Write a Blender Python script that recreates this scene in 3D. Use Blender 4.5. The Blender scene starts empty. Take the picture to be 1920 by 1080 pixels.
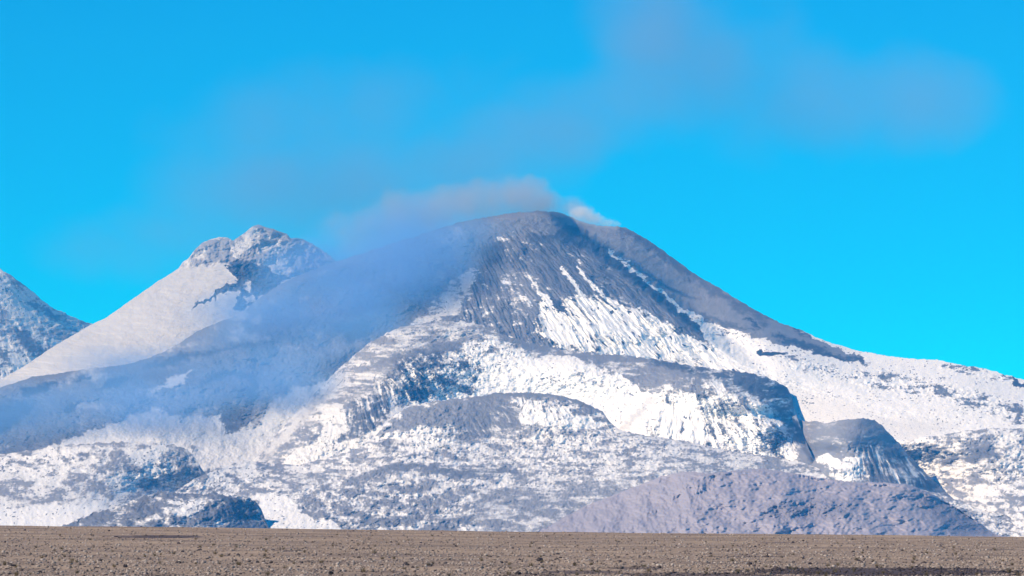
import bpy, bmesh, math, random
import numpy as np
from mathutils import Vector

random.seed(7)
scene = bpy.context.scene
COL = scene.collection

# ------------------------------------------------------------------ camera
F = 7400.0            # focal length, in 1920-wide picture units
H0 = 930.0            # eye level in the same units
ZC = 8.0              # eye height above the plain (metres)
cam_d = bpy.data.cameras.new("camera")
cam_d.sensor_width = 36.0
cam_d.lens = F / 1920.0 * 36.0
cam_d.shift_y = (H0 - 540.0) / 1920.0
cam_d.clip_start = 1.0
cam_d.clip_end = 300000.0
cam = bpy.data.objects.new("camera", cam_d)
cam.location = (0, 0, ZC)
cam.rotation_euler = (math.radians(90), 0, 0)
COL.objects.link(cam)
scene.camera = cam

# ------------------------------------------------------------------ helpers
def tag(o, label=None, cat=None, group=None, kind=None):
    if label: o["label"] = label
    if cat: o["category"] = cat
    if group: o["group"] = group
    if kind: o["kind"] = kind
    return o

def hash2(ix, iy, seed):
    n = (ix.astype(np.int64) * 374761393 + iy.astype(np.int64) * 668265263 + seed * 1442695041) & 0xFFFFFFFF
    n = ((n ^ (n >> 13)) * 1274126177) & 0xFFFFFFFF
    n = (n ^ (n >> 16)) & 0xFFFFFFFF
    return n

GX = np.cos(np.arange(64) * 2 * np.pi / 64)
GY = np.sin(np.arange(64) * 2 * np.pi / 64)

def gnoise(x, y, seed=0):
    x0 = np.floor(x); y0 = np.floor(y)
    fx = x - x0; fy = y - y0
    ix = x0.astype(np.int64); iy = y0.astype(np.int64)
    u = fx * fx * fx * (fx * (fx * 6 - 15) + 10)
    v = fy * fy * fy * (fy * (fy * 6 - 15) + 10)
    def g(dx, dy):
        h = hash2(ix + dx, iy + dy, seed) & 63
        return GX[h] * (fx - dx) + GY[h] * (fy - dy)
    a = g(0, 0); b = g(1, 0); c = g(0, 1); d = g(1, 1)
    return ((a + (b - a) * u) + ((c + (d - c) * u) - (a + (b - a) * u)) * v) * 1.5

def fbm(x, y, seed=0, octaves=4, gain=0.55):
    s = 0.0; a = 1.0; t = 0.0
    for k in range(octaves):
        s = s + a * gnoise(x * 2 ** k + 17.3 * k, y * 2 ** k - 9.1 * k, seed + k * 13)
        t += a * a; a *= gain
    return s / math.sqrt(t) * 1.15          # roughly -1..1

def ridged(x, y, seed=0, octaves=4):
    s = 0.0; a = 1.0; t = 0
    for k in range(octaves):
        s = s + a * (1 - 2 * np.abs(gnoise(x * 2 ** k + 5 * k, y * 2 ** k + 3 * k, seed + 31 * k)) * 1.6)
        t += a; a *= 0.5
    return s / t

def sstep(a, b, x):
    t = np.clip((x - a) / (b - a), 0, 1)
    return t * t * (3 - 2 * t)

def seg_dist(px, py, pts, closed):
    """distance to a polyline and the side of the nearest piece (+ right of travel)"""
    best = np.full(px.shape, 1e9); side = np.zeros(px.shape)
    n = len(pts)
    for i in range(n if closed else n - 1):
        ax, ay = pts[i]; bx, by = pts[(i + 1) % n]
        dx, dy = bx - ax, by - ay
        L = dx * dx + dy * dy + 1e-9
        t = np.clip(((px - ax) * dx + (py - ay) * dy) / L, 0, 1)
        d = np.hypot(px - ax - t * dx, py - ay - t * dy)
        m = d < best
        best = np.where(m, d, best)
        side = np.where(m, -(dx * (py - ay) - dy * (px - ax)) / math.sqrt(L), side)
    return best, side

def in_poly(px, py, pts):
    c = np.zeros(px.shape, bool); n = len(pts); j = n - 1
    for i in range(n):
        xi, yi = pts[i]; xj, yj = pts[j]
        if yi != yj:
            c ^= ((yi > py) != (yj > py)) & (px < (xj - xi) * (py - yi) / (yj - yi) + xi)
        j = i
    return c

def poly_mask(px, py, pts, feather):
    xs = [p[0] for p in pts]; ys = [p[1] for p in pts]
    a = np.zeros(px.shape)
    m = (px > min(xs) - feather) & (px < max(xs) + feather) & (py > min(ys) - feather) & (py < max(ys) + feather)
    if not m.any():
        return a
    x = px[m]; y = py[m]
    d, _ = seg_dist(x, y, pts, True)
    d = np.where(in_poly(x, y, pts), d, -d)
    a[m] = sstep(-feather, feather, d)
    return a

def tps(ctrl, x, y, smooth=0.0005):
    C = np.array(ctrl, float)
    X = C[:, 0] / 500.0; Y = C[:, 1] / 200.0; V = C[:, 2]
    n = len(C)
    def U(r2): return r2 * np.log(r2 + 1e-12)
    K = U((X[:, None] - X) ** 2 + (Y[:, None] - Y) ** 2) + np.eye(n) * smooth
    P = np.stack([np.ones(n), X, Y], 1)
    A = np.zeros((n + 3, n + 3)); A[:n, :n] = K; A[:n, n:] = P; A[n:, :n] = P.T
    w = np.linalg.solve(A, np.concatenate([V, [0, 0, 0]]))
    xs = x / 500.0; ys = y / 200.0
    out = w[n] + w[n + 1] * xs + w[n + 2] * ys
    for i in range(n):
        out = out + w[i] * U((xs - X[i]) ** 2 + (ys - Y[i]) ** 2)
    return out

def pline(pts, x):
    p = np.array(pts, float)
    return np.interp(x, p[:, 0], p[:, 1])

def grid_mesh(name, X, Y, Z, mat, attr=None):
    nr, nc = X.shape
    me = bpy.data.meshes.new(name)
    nv = nr * nc
    me.vertices.add(nv)
    co = np.empty((nv, 3), np.float32)
    co[:, 0] = X.ravel(); co[:, 1] = Y.ravel(); co[:, 2] = Z.ravel()
    me.vertices.foreach_set("co", co.ravel())
    idx = np.arange(nv, dtype=np.int32).reshape(nr, nc)
    q = np.stack([idx[1:, :-1], idx[1:, 1:], idx[:-1, 1:], idx[:-1, :-1]], -1).reshape(-1, 4)
    nf = len(q)
    me.loops.add(nf * 4)
    me.loops.foreach_set("vertex_index", q.ravel())
    me.polygons.add(nf)
    me.polygons.foreach_set("loop_start", np.arange(0, nf * 4, 4, dtype=np.int32))
    me.polygons.foreach_set("loop_total", np.full(nf, 4, np.int32))
    me.polygons.foreach_set("use_smooth", np.ones(nf, bool))
    me.update(calc_edges=True)
    if attr is not None:
        at = me.color_attributes.new("cover", 'FLOAT_COLOR', 'POINT')
        c = np.ones((nv, 4), np.float32)
        for k in range(3):
            c[:, k] = attr[k].ravel()
        at.data.foreach_set("color", c.ravel())
    me.materials.append(mat)
    o = bpy.data.objects.new(name, me)
    COL.objects.link(o)
    return o

# ------------------------------------------------------------------ materials
def nodes_of(m):
    m.use_nodes = True
    nt = m.node_tree
    return nt, nt.nodes, nt.links

def mountain_material(name, rock_dark, rock_light, snow, snow_ash, jitter=0.30, bump=0.6):
    m = bpy.data.materials.new(name)
    nt, N, L = nodes_of(m)
    bs = N["Principled BSDF"]
    bs.inputs["Roughness"].default_value = 0.95
    bs.inputs["Specular IOR Level"].default_value = 0.08
    at = N.new("ShaderNodeAttribute"); at.attribute_name = "cover"
    sep = N.new("ShaderNodeSeparateColor"); L.new(at.outputs["Color"], sep.inputs[0])
    tc = N.new("ShaderNodeTexCoord")
    nz = N.new("ShaderNodeTexNoise"); nz.inputs["Scale"].default_value = 0.11
    nz.inputs["Detail"].default_value = 3; nz.inputs["Roughness"].default_value = 0.65
    L.new(tc.outputs["Object"], nz.inputs["Vector"])
    nl = N.new("ShaderNodeTexNoise"); nl.inputs["Scale"].default_value = 0.013
    nl.inputs["Detail"].default_value = 4
    L.new(tc.outputs["Object"], nl.inputs["Vector"])
    # snow = threshold(cover + jitter)
    a = N.new("ShaderNodeMath"); a.operation = 'MULTIPLY_ADD'
    L.new(nz.outputs["Fac"], a.inputs[0]); a.inputs[1].default_value = jitter
    L.new(sep.outputs[0], a.inputs[2])
    mr = N.new("ShaderNodeMapRange"); mr.interpolation_type = 'SMOOTHSTEP'
    mr.inputs[1].default_value = 0.37 + jitter * 0.5; mr.inputs[2].default_value = 0.65 + jitter * 0.5
    L.new(a.outputs[0], mr.inputs[0])
    # rock tone
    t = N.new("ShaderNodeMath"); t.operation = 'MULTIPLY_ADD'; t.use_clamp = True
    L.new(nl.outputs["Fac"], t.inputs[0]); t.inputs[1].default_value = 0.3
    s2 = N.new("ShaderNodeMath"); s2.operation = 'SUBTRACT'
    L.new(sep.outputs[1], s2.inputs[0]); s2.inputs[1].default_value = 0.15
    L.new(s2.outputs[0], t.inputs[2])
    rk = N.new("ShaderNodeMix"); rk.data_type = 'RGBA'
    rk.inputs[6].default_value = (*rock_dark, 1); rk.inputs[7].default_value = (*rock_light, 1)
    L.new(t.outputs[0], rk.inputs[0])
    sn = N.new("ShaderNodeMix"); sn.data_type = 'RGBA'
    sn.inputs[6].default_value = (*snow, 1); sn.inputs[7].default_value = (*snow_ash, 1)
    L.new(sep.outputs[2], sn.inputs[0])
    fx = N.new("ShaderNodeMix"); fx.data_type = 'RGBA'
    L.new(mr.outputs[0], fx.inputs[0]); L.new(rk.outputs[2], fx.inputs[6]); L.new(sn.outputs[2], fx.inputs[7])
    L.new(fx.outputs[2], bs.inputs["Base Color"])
    bp = N.new("ShaderNodeBump"); bp.inputs["Strength"].default_value = bump
    bp.inputs["Distance"].default_value = 6.0
    L.new(nz.outputs["Fac"], bp.inputs["Height"])
    L.new(bp.outputs[0], bs.inputs["Normal"])
    return m

SNOW = (0.88, 0.87, 0.85); SNOW_ASH = (0.47, 0.465, 0.47)
M_MTN = mountain_material("snowy_lava", (0.034, 0.042, 0.062), (0.35, 0.35, 0.375), SNOW, SNOW_ASH)  # dark rock tinted blue to imitate the blue of shadows
M_HILL = mountain_material("bare_hill", (0.15, 0.145, 0.18), (0.45, 0.41, 0.445), SNOW, SNOW_ASH, bump=0.35)
M_ASH = M_MTN

# ------------------------------------------------------------------ terrain builder
def Zn(poly, cov, n=0.0, ns=(10, 6), s=0.0, apex=None, wl=9.0, ln=120.0, tone=0.5, ash=0.0,
       ds=0.0, dn=0.0, dns=(16, 10), f=6.0, warp=5.0, gully=0.6, seed=0, sp=0.9):
    """a zone of the mountainside: how much snow lies on it (cov, with blotches n and gully streaks s),
    how pale its rock is, how much ash greys its snow and how deep its gullies (ds) and bumps (dn) are"""
    return dict(poly=poly, cov=cov, n=n, ns=ns, s=s, apex=apex, wl=wl, ln=ln, tone=tone, ash=ash,
                ds=ds, dn=dn, dns=dns, f=f, warp=warp, gully=gully, seed=seed, sp=sp)

def band(pts, w):
    """closed outline of a narrow strip along a polyline"""
    up = []; dn = []
    for i, (x, y) in enumerate(pts):
        a = pts[max(i - 1, 0)]; b = pts[min(i + 1, len(pts) - 1)]
        dx, dy = b[0] - a[0], b[1] - a[1]; l = math.hypot(dx, dy)
        k = w * (0.35 if i in (0, len(pts) - 1) else 0.5)
        up.append((x + dy / l * k, y - dx / l * k)); dn.append((x - dy / l * k, y + dx / l * k))
    return up + dn[::-1]

def terrain(name, x0, x1, top, bottom, ctrl, zones, faults=(), step=1.5, rows=300, edge=2.0,
            mat=M_MTN, seed=1, back=0.55, base_disp=6.0, label=None):
    nc = int((x1 - x0) / step) + 1
    u = np.linspace(x0, x1, nc)
    tp = pline(top, u) + edge * fbm(u / 14.0, u * 0 + seed * 3.7, seed, 5, 0.65)
    bt = pline(bottom, u)
    bt = np.maximum(bt, tp + 3)
    v = np.linspace(0, 1, rows)[:, None]
    px = np.broadcast_to(u[None, :], (rows, nc)).copy()
    py = tp[None, :] * (1 - v) + bt[None, :] * v
    D = tps(ctrl, px, py)
    for pts, amp, w, decay in faults:
        d, sd = seg_dist(px, py + 2.5 * fbm(px / 20, py / 20, 77, 3), pts, False)
        sdist = sd
        # only inside the polyline's own extent
        e0 = sstep(-10, 40, (px - pts[0][0])) ; e1 = 1 - sstep(-60, 110, px - pts[-1][0])
        D = D + amp * sstep(-w * 0.1, w, sdist) * np.exp(-np.maximum(sdist - w, 0) / decay) * e0 * e1
    # noise coordinates follow the mountain itself (metres across and up, in units of 2.5 m)
    k0 = np.mean([c[2] for c in ctrl]) / F / 2.5
    nx = (px - 960) * k0; ny = (py - H0) * k0
    disp = base_disp * fbm(nx / 30, ny / 20, seed + 5, 5, 0.6)
    cov = np.full(px.shape, 0.3); tone = np.full(px.shape, 0.5); ash = np.zeros(px.shape)
    wx = 1.9 * fbm(nx / 26, ny / 20, 3, 6, 0.72); wy = 1.5 * fbm(nx / 26, ny / 20, 9, 6, 0.72)
    for z in zones:
        if z['poly'] is None:
            a = np.ones(px.shape); sl = (slice(None), slice(None))
        else:
            a = poly_mask(px + z['warp'] * wx, py + z['warp'] * wy, z['poly'], z['f'])
        m = a > 0
        if not m.any():
            continue
        am = a[m]; X = nx[m]; Y = ny[m]; PX = px[m]; PY = py[m]; k = D[m] / F / 2.5
        c = np.full(X.shape, z['cov']); dd = 0.0
        if z['n']:
            c = c + z['n'] * (0.62 * fbm(X / z['ns'][0], Y / z['ns'][1], seed + 11 + z['seed'], 5, 0.85) + 1.0 * fbm(X / (z['ns'][0] * 5.0), Y / (z['ns'][1] * 3.2), seed + 19 + z['seed'], 3, 0.7))
        if z['s'] or z['ds']:
            ax, ay = z['apex']
            th = np.arctan2(PX - ax, PY - ay); r = np.hypot(PX - ax, PY - ay)
            R = r.mean()
            th = th + (5.0 * fbm(X / 60, Y / 60, 21, 3) + 1.2 * fbm(X / 16, Y / 16, 25, 3)) / R
            S = 0.7 * fbm(th * R / z['wl'], r / z['ln'], seed + 40 + z['seed'], 5, 0.7) + 0.6 * fbm(th * R / (z['wl'] * 2.9), r / (z['ln'] * 1.8), seed + 47 + z['seed'], 3, 0.6)
            S = S * np.clip(0.8 + 0.8 * fbm(X / 34, Y / 26, seed + 33, 3), 0.15, 1.7)
            c = c + z['s'] * S
            dd = dd + z['ds'] * S * z['gully'] + z['ds'] * 0.5 * ridged(th * R / z['wl'] * 0.45, r / z['ln'] * 0.6, seed + 60, 3)
        if z['dn']:
            B = fbm(X / z['dns'][0], Y / z['dns'][1], seed + 81 + z['seed'], 5, 0.62)
            dd = dd + z['dn'] * B
            c = c + 0.35 * z['n'] * B
        if z['sp'] and z['cov'] > 0.45:      # single rocks sticking out of the snow
            q = 0.75 * gnoise(X / 3.1, Y / 2.3, seed + 101) + 0.5 * gnoise(X / 6.3, Y / 4.4, seed + 102)
            if z['s'] and z['cov'] > 0.6:
                q = 0.7 * gnoise(th * R / 4.2, r / 11.0, seed + 104) + 0.5 * gnoise(th * R / 8.0, r / 30.0, seed + 105)
            dens = 0.47 - 0.30 * fbm(X / 42, Y / 22, seed + 103, 3)
            c = c - z['sp'] * sstep(dens, dens + 0.28, q) * (1.1 - 0.4 * z['ash'])
        cov[m] = cov[m] * (1 - am) + c * am
        tone[m] = tone[m] * (1 - am) + z['tone'] * am
        ash[m] = ash[m] * (1 - am) + z['ash'] * am
        disp[m] = disp[m] * (1 - am) + (dd + 0.5 * disp[m]) * am
    # keep the skyline itself steady
    D = D + disp * sstep(0.0, 0.06, v) 
    X = D * (px - 960) / F; Z = ZC + D * (H0 - py) / F
    # far side: falls away behind the skyline
    bX = []; bY = []; bZ = []
    for dist in (2500, 1600, 900, 450, 180, 60, 20):
        s = fbm(u / 60 + dist, u * 0 + dist / 300.0, seed + 90, 4) * dist * 0.06
        bX.append(X[0] * (D[0] + dist) / D[0]); bY.append(D[0] + dist)
        bZ.append(np.maximum(Z[0] - back * dist * (0.35 + 0.65 * min(1, dist / 300.0)) + s, -170))
    # near foot: goes down into the ground
    fX = []; fY = []; fZ = []
    zlow = -190.0
    for t in (0.15, 0.4, 0.7, 1.0):
        zz = Z[-1] * (1 - t) + zlow * t
        dd = D[-1] - (Z[-1] - zz) * 0.55
        fX.append(X[-1] * dd / D[-1]); fY.append(dd); fZ.append(np.minimum(zz, Z[-1]))
    X = np.vstack([bX, X, fX]); Y = np.vstack([bY, D, fY]); Z = np.vstack([bZ, Z, fZ])
    def ext(a): return np.vstack([np.repeat(a[:1], 7, 0), a, np.repeat(a[-1:], 4, 0)])
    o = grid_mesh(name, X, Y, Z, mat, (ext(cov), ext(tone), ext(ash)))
    tag(o, label=label, kind='structure')
    return o

# ------------------------------------------------------------------ the mountains
# far mountain at the left edge
terrain("far_mountain", -420, 330,
    [(-420, 395), (-150, 420), (-60, 462), (0, 503), (40, 530), (95, 575), (145, 598), (172, 607), (230, 650), (330, 720)],
    [(-420, 800), (0, 800), (330, 800)],
    [(-420, 395, 26500), (-60, 462, 26200), (0, 503, 26000), (95, 575, 26200), (172, 607, 26500), (330, 720, 26600),
     (0, 600, 25600), (80, 660, 25600), (0, 700, 25200), (-300, 600, 25600), (-300, 800, 24600), (0, 800, 24700), (300, 800, 25400)],
    [Zn(None, 0.56, n=0.26, ns=(14, 8), s=0.30, apex=(-150, 330), wl=11, ln=90, tone=0.9, ash=0.3, ds=14, dn=8),
     Zn([(-30, 520), (8, 525), (30, 560), (75, 605), (40, 600), (0, 560), (-30, 545)], 0.72, n=0.25, ns=(12, 5), ash=0.3, f=6),
     Zn([(-50, 640), (20, 640), (60, 670), (90, 690), (40, 725), (-50, 740)], 0.62, n=0.4, ns=(9, 6), ash=0.2, f=12, ds=8, apex=(-150, 330), s=0.2),
     Zn([(25, 610), (50, 625), (95, 665), (75, 672), (35, 640)], 0.15, n=0.1, tone=0.3, f=6)],
    rows=190, seed=3, back=0.5)

# snow peak with the crag on top
terrain("snow_peak", -420, 800,
    [(-420, 960), (-200, 835), (0, 713), (60, 677), (100, 650), (165, 612), (200, 595), (250, 560), (300, 525), (335, 503), (343, 492), (352, 486),
     (364, 470), (378, 456), (396, 448), (410, 444), (428, 446), (437, 452), (449, 443), (462, 434), (474, 424), (485, 421),
     (498, 427), (512, 428), (524, 434), (537, 438), (545, 446), (566, 447), (585, 456), (620, 480), (700, 560), (800, 640)],
    [(-420, 1000), (0, 770), (280, 715), (420, 650), (560, 580), (800, 700)],
    [(-420, 960, 20800), (0, 713, 21700), (165, 612, 22250), (300, 525, 22650), (350, 486, 22800), (410, 444, 22950), (485, 421, 23000), (585, 456, 23100), (700, 560, 23000),
     (800, 640, 22900), (400, 500, 22700), (470, 490, 22750), (540, 510, 22800), (300, 600, 22150), (400, 600, 22150), (500, 580, 22350), (200, 680, 21650),
     (300, 680, 21700), (100, 700, 21600), (0, 770, 21200), (560, 580, 22400), (800, 700, 22600)],
    [Zn(None, 0.95, n=0.05, sp=0.0, ns=(30, 12), ash=0.85, dn=10, dns=(60, 14), tone=0.45),
     Zn([(335, 505), (343, 490), (375, 452), (437, 445), (485, 415), (590, 450), (640, 500), (540, 520), (500, 500), (450, 492), (440, 497), (400, 495), (360, 500)],
        0.36, n=0.24, ns=(20, 15), tone=0.85, ash=0.55, dn=34, dns=(34, 28), f=4),
     Zn([(437, 450), (452, 446), (475, 425), (486, 440), (470, 455), (455, 475), (445, 490), (438, 475)], 0.72, n=0.2, ns=(12, 10), ash=0.6, f=4),
     Zn([(500, 492), (520, 485), (545, 490), (540, 505), (515, 512)], 0.8, n=0.15, ash=0.6, f=4),
     Zn([(424, 500), (440, 490), (462, 492), (490, 497), (522, 512), (540, 520), (520, 535), (500, 548), (470, 570), (452, 580), (440, 582), (445, 560), (455, 545), (440, 543),
         (418, 552), (402, 560), (372, 575), (352, 580), (372, 566), (398, 552), (420, 535), (446, 528)], 0.05, n=0.12, tone=0.12, f=3, warp=5, dn=20),  # cast shadow of the crags, painted as dark bare rock
     Zn([(460, 525), (468, 528), (470, 548), (461, 545)], 0.9, ash=0.7, f=2, warp=3),
     Zn([(455, 560), (470, 552), (482, 560), (466, 568)], 0.9, ash=0.7, f=2, warp=3)],
    rows=210, seed=5, edge=1.0, back=0.6)

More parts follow.
